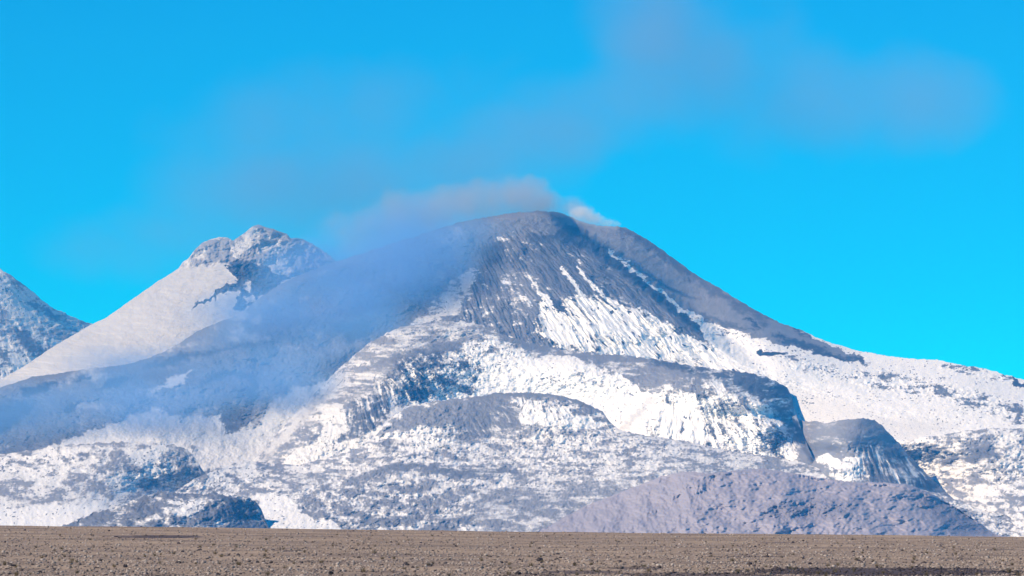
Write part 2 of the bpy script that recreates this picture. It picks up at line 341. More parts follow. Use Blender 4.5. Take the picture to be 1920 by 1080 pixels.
# the volcano: cone, left flank in the ash fall, long right shoulder
terrain("volcano", -200, 2120,
    [(-200, 775), (-60, 745), (0, 727), (60, 707), (120, 698), (170, 691), (230, 685), (280, 671), (330, 648), (375, 618), (420, 600), (455, 585), (490, 556), (530, 530),
     (600, 500), (700, 468), (800, 436), (870, 414), (930, 404), (965, 399), (1000, 396), (1045, 397), (1068, 405), (1092, 416), (1120, 423), (1150, 424), (1172, 426),
     (1200, 441), (1230, 460), (1265, 486), (1300, 512), (1350, 541), (1400, 572), (1440, 594), (1470, 608), (1500, 618), (1530, 633), (1565, 645), (1600, 655), (1650, 665), (1700, 672),
     (1740, 674), (1765, 676), (1800, 684), (1840, 690), (1880, 701), (1920, 712), (2000, 730), (2120, 760)],
    [(-200, 940), (350, 930), (500, 905), (600, 830), (660, 730), (760, 650), (900, 650), (1000, 690), (1200, 740), (1400, 790), (1500, 850), (1700, 860), (2120, 860)],
    [(-200, 775, 18700), (0, 727, 19000), (170, 691, 19300), (280, 671, 19450), (420, 600, 19700), (530, 530, 19850), (700, 468, 19950), (870, 414, 20000), (1000, 396, 20050), (1092, 416, 20050),
     (1172, 426, 20080), (1300, 512, 20080), (1400, 572, 20080), (1480, 610, 20050), (1600, 655, 19900), (1765, 676, 19700), (1920, 712, 19400), (2120, 760, 19000),
     (930, 450, 19750), (1000, 450, 19720), (1060, 480, 19660), (900, 520, 19480), (1000, 540, 19320), (1100, 560, 19300), (1180, 560, 19420), (900, 600, 19020), (1000, 620, 18960), (1080, 640, 18900),
     (1180, 640, 19000), (1260, 640, 19130), (1340, 660, 19150), (1200, 700, 18800), (1000, 680, 18750), (900, 640, 18850), (1250, 520, 19800), (1350, 590, 19600), (1420, 640, 19400),
     (1500, 680, 19100), (1600, 700, 19100), (1800, 720, 19000), (1500, 740, 18700), (1600, 780, 18300), (1700, 740, 18700), (1800, 790, 18100), (1950, 800, 18000), (1500, 840, 18000), (1700, 850, 17600), (2120, 860, 17500),
     (800, 520, 19450), (700, 580, 19150), (600, 620, 19050), (750, 630, 18800), (500, 620, 19150), (400, 660, 18950), (300, 710, 18700), (150, 730, 18700), (0, 770, 18600),
     (500, 690, 18650), (600, 690, 18550), (400, 740, 18350), (300, 770, 18250), (150, 790, 18150), (0, 840, 18000), (450, 800, 18050), (300, 820, 17850), (560, 780, 18050), (-200, 920, 17600), (350, 890, 17450), (100, 850, 17700), (450, 890, 17500), (560, 850, 17750), (600, 820, 17950)],
    [Zn(None, 0.27, n=0.12, ns=(14, 8), tone=0.45, dn=10),
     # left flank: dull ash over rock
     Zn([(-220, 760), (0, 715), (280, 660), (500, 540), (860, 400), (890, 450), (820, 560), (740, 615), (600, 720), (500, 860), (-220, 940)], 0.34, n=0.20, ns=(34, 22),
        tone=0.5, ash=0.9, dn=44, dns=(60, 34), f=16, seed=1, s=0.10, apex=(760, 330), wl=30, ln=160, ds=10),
     Zn([(40, 728), (105, 715), (108, 722), (60, 745), (40, 740)], 0.05, tone=0.05, f=4),
     Zn([(-30, 755), (70, 752), (50, 780), (0, 815), (-40, 830)], 0.08, n=0.1, tone=0.05, f=6),
     Zn([(135, 715), (175, 700), (170, 708), (145, 716)], 0.05, tone=0.05, f=3),
     Zn([(180, 735), (200, 715), (245, 706), (230, 720), (200, 732)], 0.1, n=0.1, tone=0.1, f=4),
     Zn([(120, 765), (155, 748), (150, 758), (120, 780)], 0.1, n=0.1, tone=0.1, f=4),
     Zn([(265, 690), (300, 675), (420, 650), (520, 640), (430, 655), (310, 685)], 0.12, n=0.12, tone=0.1, f=5),
     Zn([(365, 730), (390, 705), (420, 695), (480, 698), (482, 712), (440, 705), (400, 712)], 0.1, n=0.12, tone=0.08, f=5),
     Zn([(415, 765), (445, 760), (460, 775), (450, 797), (425, 800)], 0.22, n=0.2, tone=0.3, f=9),
     Zn([(470, 705), (485, 700), (482, 745), (465, 760), (462, 735)], 0.1, n=0.1, tone=0.1, f=4),
     Zn([(620, 610), (690, 600), (700, 612), (685, 635), (650, 645), (640, 630)], 0.1, n=0.1, tone=0.05, f=6),
     # snow fan on the valley floor
     Zn([(60, 850), (110, 830), (180, 805), (230, 790), (260, 780), (290, 768), (330, 785), (380, 785), (420, 780), (450, 805), (480, 800), (520, 750), (560, 722), (620, 715),
         (600, 760), (540, 830), (500, 870), (350, 880), (60, 880)], 0.86, n=0.1, sp=0.3, ns=(20, 8), s=0.30, apex=(480, 480), wl=26, ln=70, ash=0.62, tone=0.3, f=8, ds=12),
     Zn([(285, 735), (310, 720), (322, 703), (360, 695), (352, 712), (310, 732)], 0.75, n=0.3, ash=0.5, f=4),
     Zn([(430, 755), (420, 768), (455, 800), (420, 815), (412, 780)], 0.28, n=0.2, tone=0.3, f=9),
     # pinkish dusted rib left of the face
     Zn([(880, 500), (905, 505), (880, 560), (850, 598), (800, 606), (770, 610), (820, 560)], 0.62, n=0.34, ns=(14, 7), ash=0.7, tone=0.5, f=10),
     # the streaked face
     Zn([(905, 455), (990, 425), (1050, 440), (1100, 470), (1160, 500), (1230, 560), (1300, 610), (1350, 650), (1330, 690), (1180, 690), (1000, 700), (900, 640), (860, 600), (885, 540)],
        0.31, n=0.22, ns=(9, 6), s=0.34, apex=(780, 215), wl=8, ln=60, tone=0.40, ds=24, dn=4, dns=(9, 8), f=8, gully=0.8),
     Zn([(905, 470), (940, 450), (945, 480), (925, 500), (905, 490)], 0.1, tone=0.15, f=8),
     Zn([(960, 450), (1060, 445), (1130, 490), (1190, 540), (1150, 560), (1060, 545), (1000, 520)], 0.24, n=0.18, s=0.26, apex=(780, 215), wl=10, ln=50, tone=0.26, f=14, ds=28),
     Zn([(985, 435), (1030, 440), (1060, 445), (1040, 455), (1000, 452)], 0.1, tone=0.1, f=4),
     Zn([(960, 500), (1010, 520), (1030, 580), (1000, 600), (960, 560), (930, 520)], 0.37, n=0.26, ns=(7, 5), s=0.26, apex=(780, 215), wl=7, ln=34, tone=0.5, ds=12, f=14),
     Zn([(1018, 560), (1036, 562), (1052, 576), (1066, 556), (1105, 556), (1150, 566), (1200, 580), (1250, 605), (1300, 632), (1350, 660), (1430, 700), (1330, 700),
         (1180, 676), (1080, 655), (1045, 650), (1018, 632), (1003, 600)], 0.72, n=0.14, ns=(7, 5), s=0.48, apex=(780, 215), wl=11, ln=60, tone=0.03, ds=30, f=7, warp=5, gully=0.9),
     Zn([(1030, 585), (1050, 590), (1075, 625), (1085, 650), (1050, 648), (1020, 625)], 0.95, n=0.12, s=0.1, apex=(780, 215), f=6, ds=6),
     Zn([(1100, 592), (1150, 590), (1200, 625), (1220, 650), (1170, 640)], 0.84, n=0.16, ns=(5, 4), s=0.28, apex=(780, 215), wl=9, ln=60, f=8, ds=18),
     Zn(band([(1052, 500), (1075, 530), (1098, 560), (1115, 580)], 9), 0.85, n=0.2, f=2.5, warp=3),
     Zn(band([(1080, 500), (1100, 525), (1125, 550), (1160, 575)], 7), 0.85, n=0.2, f=2.5, warp=3),
     Zn(band([(1005, 540), (1020, 562), (1034, 582)], 7), 0.85, n=0.2, f=2.5, warp=3),
     Zn([(1026, 552), (1046, 560), (1065, 588), (1040, 575)], 0.12, tone=0.1, f=3),
     Zn([(1160, 510), (1210, 545), (1300, 615), (1340, 655), (1260, 610), (1180, 560), (1130, 520)], 0.2, n=0.16, s=0.2, apex=(780, 215), wl=11, ln=60, tone=0.34, f=7, ds=30),
     # gully wall right of the face: its shade also painted as dark rock
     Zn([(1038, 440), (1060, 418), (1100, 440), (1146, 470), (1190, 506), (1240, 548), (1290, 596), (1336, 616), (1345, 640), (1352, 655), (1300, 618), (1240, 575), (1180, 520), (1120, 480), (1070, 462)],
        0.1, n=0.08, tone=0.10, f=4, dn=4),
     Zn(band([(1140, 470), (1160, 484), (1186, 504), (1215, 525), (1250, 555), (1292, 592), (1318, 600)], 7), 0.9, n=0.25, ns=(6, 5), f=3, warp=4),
     # smooth grey ash slope
     Zn([(1055, 395), (1150, 418), (1230, 452), (1300, 504), (1400, 564), (1480, 602), (1560, 650), (1625, 676), (1560, 668), (1500, 650), (1440, 640), (1400, 625), (1340, 600), (1295, 582), (1240, 540), (1185, 500), (1140, 468), (1100, 436), (1060, 415)],
        0.16, n=0.05, ns=(30, 14), tone=0.58, f=5, dn=3, dns=(40, 20)),
     Zn(band([(1160, 428), (1210, 452), (1260, 488), (1320, 530), (1390, 572), (1440, 602)], 20), 0.12, n=0.04, tone=0.22, f=7, warp=6),  # shading below the skyline, painted as a darker stripe
     Zn(band([(1320, 590), (1360, 606), (1420, 622)], 8), 0.1, tone=0.2, f=4),
     Zn(band([(1395, 598), (1410, 605), (1425, 616)], 7), 0.05, tone=0.02, f=3),
     Zn(band([(1450, 628), (1500, 645), (1560, 666), (1625, 682)], 12), 0.15, n=0.1, tone=0.08, f=4),
     Zn(band([(1440, 590), (1480, 610), (1520, 634)], 6), 0.15, tone=0.1, f=3),
     # right-hand snowfields
     Zn([(1296, 590), (1340, 608), (1400, 628), (1440, 640), (1500, 652), (1560, 672), (1640, 684), (1600, 664), (1500, 622), (1530, 624), (1600, 645), (1765, 668), (1920, 704), (2140, 750), (2140, 880),
         (1450, 880), (1440, 740), (1400, 700), (1340, 660)], 0.90, n=0.20, ns=(9, 5), tone=0.4, ash=0.06, f=4, dn=10, dns=(30, 12), warp=4),
     Zn([(1320, 606), (1400, 634), (1440, 652), (1500, 668), (1580, 690), (1560, 706), (1480, 690), (1400, 655), (1340, 630)], 0.64, n=0.40, ns=(9, 5), tone=0.42, f=8, dn=16, dns=(11, 7)),
     Zn([(1380, 640), (1450, 655), (1490, 690), (1560, 720), (1640, 752), (1720, 775), (1560, 740), (1450, 700), (1370, 660)], 1.0, n=0.05, f=6),
     Zn([(1420, 658), (1428, 654), (1432, 659), (1478, 664), (1470, 667), (1426, 666)], 0.0, tone=0.0, f=2, warp=2),
     Zn([(1590, 690), (1680, 700), (1760, 715), (1840, 735), (1920, 760), (1990, 790), (1900, 800), (1820, 765), (1740, 745), (1650, 730), (1590, 715)], 0.60, n=0.50, ns=(10, 7), tone=0.42, f=10, dn=18, dns=(11, 8)),
     Zn([(1760, 678), (1840, 688), (1930, 716), (1930, 730), (1850, 712), (1760, 694)], 0.66, n=0.46, ns=(9, 5), tone=0.4, f=5, dn=14, dns=(10, 6)),
     Zn([(1480, 720), (1560, 745), (1640, 775), (1680, 800), (1500, 800), (1470, 770)], 0.86, n=0.16, ns=(12, 6), ash=0.22, f=10),
     Zn([(1650, 790), (1720, 785), (1800, 800), (1700, 830), (1650, 815)], 0.8, n=0.16, ns=(16, 5), ash=0.35, f=10),
     Zn([(1895, 706), (1925, 718), (1940, 735), (1900, 722)], 0.1, tone=0.05, f=3)],
    faults=[([(1040, 425), (1075, 455), (1120, 480), (1180, 520), (1240, 572), (1300, 617), (1352, 655)], 460, 34, 420), ([(1025, 430), (1060, 462), (1105, 485), (1165, 512), (1230, 560), (1290, 605)], 170, 60, 420)],
    rows=430, step=1.35, seed=11, edge=1.6, back=0.58)

# old lava dome with the horseshoe bowl
terrain("lava_dome", 400, 1560,
    [(400, 945), (440, 895), (490, 850), (520, 812), (545, 785), (575, 752), (600, 726), (622, 704), (642, 684), (690, 645), (720, 628), (750, 613), (800, 606), (870, 602),
     (905, 611), (950, 630), (1000, 644), (1060, 656), (1120, 663), (1180, 667), (1230, 674), (1290, 684), (1340, 692), (1375, 695), (1405, 699), (1440, 709), (1462, 718), (1476, 728),
     (1484, 742), (1488, 760), (1494, 780), (1502, 806), (1520, 850), (1560, 930)],
    [(400, 960), (640, 880), (720, 850), (800, 815), (930, 790), (1140, 840), (1340, 870), (1500, 900), (1560, 960)],
    [(400, 945, 17300), (490, 850, 17650), (575, 752, 18150), (642, 684, 18450), (750, 613, 18650), (800, 606, 18680), (905, 611, 18720), (1060, 656, 18650), (1180, 667, 18550), (1240, 676, 18350), (1290, 684, 18250), (1340, 692, 18250), (1405, 699, 18280), (1440, 709, 18330),
     (1462, 718, 18400), (1484, 742, 18420), (1490, 770, 18200), (1502, 806, 17700), (1520, 850, 17100), (1560, 930, 17000),
     (1230, 700, 18080), (1290, 703, 17880), (1340, 712, 17760), (1400, 736, 17620), (1440, 760, 17520), (1470, 797, 17400), (1490, 850, 17200),
     (740, 665, 18200), (680, 700, 18150), (850, 640, 18480), (880, 655, 18380), (960, 658, 18430), (1080, 678, 18280), (1170, 712, 18050), (1210, 740, 17900),
     (930, 745, 18080), (1040, 750, 18080), (1120, 772, 17880), (850, 752, 18000), (800, 720, 17970), (850, 700, 18120), (900, 700, 18210), (770, 760, 17820), (745, 700, 17990), (720, 790, 17450), (1150, 810, 17650),
     (1300, 760, 17580), (1300, 830, 17350), (1220, 800, 17560), (1380, 780, 17480), (1420, 850, 17180), (1340, 870, 17200),
     (620, 800, 17500), (560, 860, 17250), (680, 760, 17620), (650, 850, 17200), (600, 760, 17900), (1500, 900, 17050), (700, 840, 17200)],
    [Zn(None, 0.5, n=0.28, ns=(9, 5), tone=0.65, dn=14, ash=0.25),
     Zn([(640, 690), (690, 640), (750, 608), (880, 598), (930, 625), (900, 655), (840, 672), (760, 685), (740, 720), (700, 740), (630, 800), (560, 800), (590, 745)],
        0.50, n=0.26, ns=(16, 5), tone=0.7, ash=0.5, dn=18, dns=(26, 9), f=8, seed=2),
     Zn([(700, 670), (860, 640), (900, 640), (850, 662), (760, 678), (700, 690)], 0.30, n=0.16, ns=(26, 6), tone=0.5, f=8),
     Zn([(950, 628), (1060, 655), (1180, 664), (1290, 690), (1340, 704), (1330, 716), (1260, 718), (1215, 735), (1180, 722), (1140, 700), (1080, 676), (960, 652), (900, 625)],
        0.33, n=0.20, ns=(16, 7), tone=0.60, dn=12, dns=(22, 9), f=6, seed=4),
     Zn([(860, 650), (900, 628), (960, 645), (1000, 670), (940, 700), (880, 700), (850, 680)], 0.60, n=0.36, ns=(8, 6), tone=0.5, f=9, dn=14, dns=(9, 8)),
     Zn([(868, 690), (930, 665), (985, 668), (1060, 672), (1120, 690), (1180, 716), (1218, 738), (1190, 775), (1150, 825), (1100, 800), (930, 770), (845, 775), (850, 735)],
        0.95, n=0.15, ns=(7, 5), tone=0.35, f=6, dn=4),
     Zn([(1050, 675), (1130, 690), (1190, 722), (1200, 745), (1150, 735), (1080, 715)], 0.76, n=0.30, ns=(7, 6), tone=0.5, f=7, dn=8, s=0.15, apex=(1090, 560), wl=9, ln=40),
     Zn([(740, 672), (800, 662), (868, 655), (905, 690), (895, 735), (870, 748), (765, 768), (748, 740)], 0.50, n=0.20, ns=(7, 6), s=0.36, apex=(650, 560), wl=13, ln=60, tone=0.22, ds=32, dn=8, dns=(8, 7), f=6, ash=0.12),
     Zn([(760, 690), (800, 690), (830, 735), (838, 748), (775, 756), (752, 720)], 0.48, n=0.06, s=0.44, apex=(650, 560), wl=17, ln=70, tone=0.10, ds=46, dn=8, dns=(8, 7), f=5),
     Zn([(690, 735), (740, 700), (745, 745), (735, 785), (660, 825), (600, 852), (560, 858), (600, 800)], 0.46, n=0.20, ns=(8, 7), s=0.34, apex=(640, 600), wl=10, ln=40, tone=0.3, ds=34, f=7, ash=0.25),
     Zn([(535, 860), (590, 835), (630, 830), (690, 822), (700, 850), (600, 880), (530, 880)], 0.80, n=0.24, ns=(14, 8), ash=0.35, f=7, dn=12),
     Zn([(605, 770), (640, 760), (650, 800), (625, 830), (600, 820)], 0.76, n=0.25, ash=0.4, f=6),
     Zn([(640, 700), (650, 715), (560, 800), (500, 868), (470, 880), (500, 840), (560, 770)], 0.62, n=0.10, ns=(20, 20), ash=0.75, tone=0.7, f=10, s=0.2, apex=(760, 560), wl=10),
     Zn(band([(700, 825), (745, 772), (800, 757), (850, 750), (890, 742)], 12), 0.9, n=0.1, f=5),
     Zn([(1145, 820), (1190, 770), (1220, 742), (1245, 740), (1225, 790), (1215, 822)], 0.93, n=0.06, ash=0.12, f=7),
     Zn([(1152, 812), (1225, 740), (1235, 742), (1168, 812)], 0.9, ash=0.55, f=4),
     Zn([(1235, 745), (1260, 724), (1340, 712), (1400, 735), (1440, 760), (1470, 795), (1496, 850), (1500, 870), (1400, 860), (1280, 835), (1215, 815)],
        0.60, n=0.18, ns=(7, 6), s=0.46, apex=(1245, 560), wl=11, ln=60, tone=0.2, ds=40, dn=8, dns=(8, 7), f=6),
     Zn([(1240, 722), (1300, 706), (1350, 712), (1420, 750), (1380, 765), (1300, 735), (1250, 740)], 0.45, n=0.22, ns=(10, 6), s=0.2, apex=(1285, 590), tone=0.5, f=7, dn=12, ds=10),
     Zn([(1230, 760), (1300, 740), (1320, 790), (1330, 830), (1240, 815)], 0.82, n=0.28, ns=(6, 6), s=0.26, apex=(1275, 560), wl=10, ln=45, tone=0.3, ds=24, f=8),
     Zn([(1185, 664), (1290, 680), (1405, 695), (1470, 718), (1496, 738), (1480, 765), (1500, 800), (1515, 840), (1480, 800), (1440, 756), (1400, 730), (1340, 706), (1290, 697), (1250, 690)],
        0.36, n=0.26, ns=(13, 7), tone=0.25, dn=12, dns=(14, 9), f=4),  # shaded right flank: darker tone painted in along with the relief
     Zn([(1495, 850), (1510, 820), (1570, 930), (1500, 920)], 0.3, n=0.1, tone=0.55, f=8)],
    rows=230, step=1.2, seed=17, edge=3.2, back=0.5,
    faults=[([(1175, 668), (1235, 688), (1290, 701), (1340, 713), (1400, 737), (1440, 760), (1472, 798), (1496, 835), (1500, 840)], 230, 18, 500)])

# hummocky lava flow spreading to the plain
terrain("lava_flow", 240, 1990,
    [(240, 1004), (280, 962), (310, 934), (340, 914), (372, 894), (420, 876), (455, 862), (500, 868), (560, 872), (620, 856), (670, 842), (700, 822), (722, 796), (745, 774), (765, 763), (800, 754), (850, 748), (890, 744),
     (930, 737), (970, 736), (1010, 737), (1045, 741), (1085, 750), (1110, 762), (1130, 772), (1143, 790), (1160, 806), (1185, 812), (1220, 818), (1280, 826), (1320, 835),
     (1350, 842), (1400, 850), (1450, 856), (1500, 866), (1540, 880), (1580, 892), (1680, 908), (1760, 925), (1850, 960), (1990, 985)],
    [(240, 1012), (1990, 1020)],
    [(240, 1004, 14600), (300, 945, 15600), (372, 894, 16300), (455, 862, 17250), (560, 872, 17100), (670, 842, 17100), (722, 796, 17300), (800, 754, 17500), (930, 737, 17600), (1045, 741, 17560), (1134, 770, 17420), (1141, 800, 17250),
     (1280, 826, 17150), (1400, 850, 17000), (1540, 880, 16500), (1680, 908, 16000), (1850, 960, 15400), (1990, 985, 15000),
     (800, 790, 17250), (930, 790, 17300), (980, 760, 17420), (1040, 795, 17170), (930, 830, 17020), (1200, 850, 16700), (800, 850, 16700), (700, 870, 16500), (550, 900, 16300), (430, 920, 16000),
     (900, 900, 16000), (1100, 900, 16000), (1300, 890, 16000), (600, 960, 15000), (470, 985, 14600), (900, 960, 15000), (1150, 960, 15100), (1500, 930, 15500), (600, 1010, 14200), (900, 1010, 14200), (1200, 1015, 14300), (1900, 1018, 14500), (330, 1010, 14500)],
    [Zn(None, 0.50, n=0.34, ns=(8, 4), tone=0.72, dn=36, dns=(15, 9), ash=0.22),
     Zn([(720, 812), (760, 768), (830, 752), (900, 744), (950, 742), (985, 770), (995, 800), (960, 815), (900, 815), (860, 800), (780, 800)], 0.27, n=0.10, ns=(16, 9), tone=0.62, f=5, dn=6, dns=(40, 20), s=0.10, apex=(830, 690), wl=9, ln=50),
     Zn([(880, 755), (985, 752), (1005, 800), (950, 835), (850, 830)], 0.38, n=0.14, s=0.22, apex=(820, 680), wl=8, ln=50, tone=0.5, f=12, ds=10),
     Zn([(962, 752), (1010, 752), (1060, 762), (1110, 776), (1138, 794), (1120, 808), (1040, 800), (985, 796)], 0.74, n=0.22, ns=(7, 5), s=0.30, apex=(980, 680), wl=8, ln=40, tone=0.45, f=5, ds=12, dn=5),
     Zn([(1040, 755), (1120, 772), (1135, 792), (1080, 775)], 0.42, n=0.3, ns=(7, 5), tone=0.5, f=6),
     Zn(band([(880, 742), (930, 738), (1010, 738), (1050, 744), (1100, 757), (1132, 772)], 12), 0.16, n=0.1, tone=0.5, f=4),
     Zn([(700, 840), (730, 812), (800, 806), (860, 815), (850, 835), (760, 850)], 0.68, n=0.34, ns=(12, 8), ash=0.1, f=8, dn=20, dns=(14, 9)),
     Zn([(860, 835), (960, 815), (1060, 806), (1180, 815), (1300, 838), (1420, 862), (1440, 885), (1300, 880), (1160, 890), (1000, 920), (900, 880)], 0.56, n=0.30, ns=(7, 3.4), tone=0.70, dn=20, dns=(11, 6), f=14, seed=5, ash=0.25),
     Zn([(690, 880), (780, 868), (870, 876), (975, 880), (980, 890), (860, 895), (780, 880), (700, 892)], 0.34, n=0.2, ns=(20, 4), tone=0.45, f=6),
     Zn([(560, 905), (700, 880), (790, 900), (880, 940), (860, 990), (640, 1000), (560, 960)], 0.46, n=0.34, ns=(8, 6), ash=0.15, tone=0.65, dn=48, dns=(20, 13), f=18, seed=7),
     Zn([(640, 950), (760, 960), (900, 970), (980, 960), (980, 1020), (600, 1020)], 0.42, n=0.28, ns=(9, 5), ash=0.15, tone=0.55, dn=50, dns=(22, 12), f=10, seed=8),
     Zn([(900, 920), (1060, 920), (1180, 900), (1200, 930), (1050, 1010), (900, 1010)], 0.43, n=0.22, ns=(11, 5), ash=0.3, tone=0.75, dn=18, dns=(20, 9), f=18),
     Zn([(485, 930), (520, 925), (560, 945), (570, 970), (640, 985), (640, 1020), (460, 1020), (470, 970)], 0.92, n=0.22, ns=(8, 8), f=6, dn=8),
     Zn([(375, 870), (430, 845), (500, 838), (520, 868), (470, 892), (400, 915)], 0.64, n=0.34, ns=(10, 6), tone=0.45, ash=0.15, f=8, dn=20),
     Zn([(1480, 860), (1560, 880), (1600, 910), (1520, 910), (1440, 880)], 0.55, n=0.3, ns=(10, 6), tone=0.55, f=8)],
    rows=230, step=1.2, seed=23, edge=2.0, back=0.3)

# snow-patched rocky hill at lower left
terrain("snow_hill", -260, 420,
    [(-260, 872), (-100, 862), (0, 851), (50, 846), (100, 838), (160, 832), (215, 829), (270, 830), (330, 835), (352, 843), (368, 862), (384, 888), (410, 925), (420, 940)],
    [(-260, 1014), (420, 1014)],
    [(-260, 872, 16900), (0, 851, 16900), (100, 838, 16850), (215, 829, 16800), (330, 835, 16850), (368, 862, 16740), (384, 888, 16660), (420, 940, 16500),
     (300, 870, 16500), (345, 885, 16540), (200, 880, 16150), (50, 900, 15950), (-200, 920, 15700), (280, 930, 16100), (340, 930, 16400), (150, 940, 15200), (0, 960, 14800), (200, 985, 14500), (-200, 1010, 14000), (100, 1010, 14100), (350, 1000, 14500)],
    [Zn(None, 0.52, n=0.34, ns=(12, 8), tone=0.75, ash=0.28, dn=24, dns=(20, 14)),
     Zn([(-50, 860), (60, 846), (160, 840), (200, 850), (130, 870), (0, 890), (-50, 890)], 0.58, n=0.3, ns=(9, 6), ash=0.2, f=10, dn=20, dns=(14, 9)),
     Zn([(230, 880), (300, 850), (366, 850), (376, 895), (330, 920), (270, 930), (220, 920)], 0.46, n=0.30, ns=(10, 6), tone=0.55, f=34, dn=26, ash=0.25),  # shade of the right-facing side, painted with less snow and darker rock
     Zn([(-60, 950), (40, 955), (110, 945), (190, 940), (200, 955), (140, 975), (120, 1020), (-60, 1020)], 0.95, n=0.22, ns=(8, 10), f=8, dn=6),
     Zn([(225, 840), (280, 842), (300, 866), (270, 870), (235, 855)], 0.75, n=0.2, ash=0.25, f=6)],
    rows=170, seed=29, edge=3.0, back=0.4)

# low dark ridge in front of it
terrain("rocky_ridge", 60, 530,
    [(60, 1006), (100, 995), (130, 982), (165, 968), (200, 956), (235, 944), (270, 932), (310, 922), (350, 926), (400, 925), (440, 930), (470, 934), (480, 938), (489, 952), (496, 970), (506, 992), (530, 1012)],
    [(60, 1016), (530, 1016)],
    [(60, 1006, 14100), (130, 982, 14300), (200, 956, 14450), (270, 932, 14600), (350, 926, 14650), (470, 934, 14640), (489, 952, 14660), (500, 985, 14480), (530, 1012, 14350),
     (440, 945, 14480), (300, 960, 14150), (200, 985, 14000), (400, 960, 14250), (450, 985, 14250), (300, 1015, 13600), (450, 1015, 13800), (100, 1015, 13800)],
    [Zn(None, 0.37, n=0.28, ns=(10, 6), tone=0.4, dn=46, dns=(22, 13), ash=0.2),
     Zn([(290, 940), (340, 935), (385, 945), (360, 960), (310, 958)], 0.62, n=0.3, f=8, ash=0.1),
     Zn([(420, 930), (482, 938), (470, 985), (410, 960)], 0.3, n=0.1, s=0.3, apex=(400, 860), wl=10, ln=40, tone=0.2, ds=40, f=6)],  # right face in shade, its rock painted darker as well
    rows=120, seed=31, edge=4.5, back=0.5)

# small cone on the right
terrain("cinder_cone", 1440, 1830,
    [(1440, 880), (1470, 800), (1482, 787), (1510, 789), (1550, 793), (1580, 788), (1612, 784), (1640, 787), (1652, 796), (1680, 825), (1700, 848), (1720, 870), (1742, 893), (1760, 911), (1790, 938), (1830, 972)],
    [(1440, 960), (1830, 1000)],
    [(1440, 880, 18600), (1482, 787, 18700), (1505, 790, 18200), (1530, 791, 17400), (1552, 793, 17050), (1612, 784, 16850), (1645, 790, 16950), (1680, 825, 16900), (1720, 872, 16780), (1757, 914, 16600), (1780, 940, 16400), (1830, 985, 15950),
     (1500, 840, 18000), (1530, 860, 17100), (1560, 830, 16450), (1620, 830, 16430), (1660, 850, 16520), (1560, 880, 16150), (1620, 890, 16060), (1680, 890, 16200), (1720, 905, 16330), (1600, 950, 15650), (1450, 950, 17300), (1750, 960, 15700), (1830, 1000, 15600)],
    [Zn(None, 0.30, n=0.16, ns=(14, 5), tone=0.66, dn=14, dns=(16, 9)),
     Zn([(1560, 822), (1650, 816), (1640, 824), (1560, 836)], 0.46, n=0.2, ns=(16, 3), tone=0.6, f=5),
     Zn([(1528, 860), (1548, 848), (1575, 858), (1600, 848), (1625, 870), (1640, 895), (1600, 904), (1560, 892)], 0.74, n=0.42, ns=(7, 6), s=0.2, apex=(1590, 720), wl=9, ln=30, f=7, dn=14, dns=(9, 8)),
     Zn([(1598, 842), (1640, 836), (1680, 842), (1720, 875), (1757, 915), (1760, 930), (1700, 912), (1630, 902), (1612, 870)], 0.42, n=0.10, s=0.34, apex=(1600, 720), wl=10, ln=60, tone=0.25, ds=36, f=5),
     Zn([(1500, 800), (1530, 820), (1520, 870), (1500, 860)], 0.36, n=0.2, tone=0.7, f=6)],
    rows=150, step=1.2, seed=37, edge=2.2, back=0.55,
    faults=[([(1600, 786), (1630, 815), (1665, 850), (1700, 880), (1735, 920)], 110, 40, 400)])

# broken lava field at far right
terrain("lava_field", 1600, 2140,
    [(1600, 930), (1650, 870), (1690, 832), (1730, 820), (1770, 815), (1800, 809), (1850, 804), (1900, 803), (1960, 806), (2140, 815)],
    [(1600, 1016), (2140, 1016)],
    [(1600, 930, 17150), (1690, 832, 17350), (1770, 815, 17300), (1850, 804, 17300), (1960, 806, 17300), (2140, 815, 17300), (1760, 870, 17200), (1700, 880, 17450), (1850, 870, 16600), (1950, 880, 16500),
     (1800, 940, 16450), (1900, 950, 15500), (1780, 1010, 15300), (1950, 1010, 14400), (2140, 1010, 14300), (1600, 1010, 15500), (2140, 900, 16000)],
    [Zn(None, 0.54, n=0.34, ns=(9, 6), tone=0.68, dn=36, dns=(16, 10), ash=0.2),
     Zn([(1720, 830), (1790, 825), (1870, 840), (1860, 868), (1800, 872), (1740, 865)], 0.38, n=0.24, ns=(14, 6), tone=0.4, f=12, dn=34, dns=(18, 10)),
     Zn([(1690, 828), (1760, 812), (1780, 830), (1720, 840)], 0.62, n=0.3, ns=(9, 5), f=6)],
    rows=200, step=1.3, seed=41, edge=1.8, back=0.3)

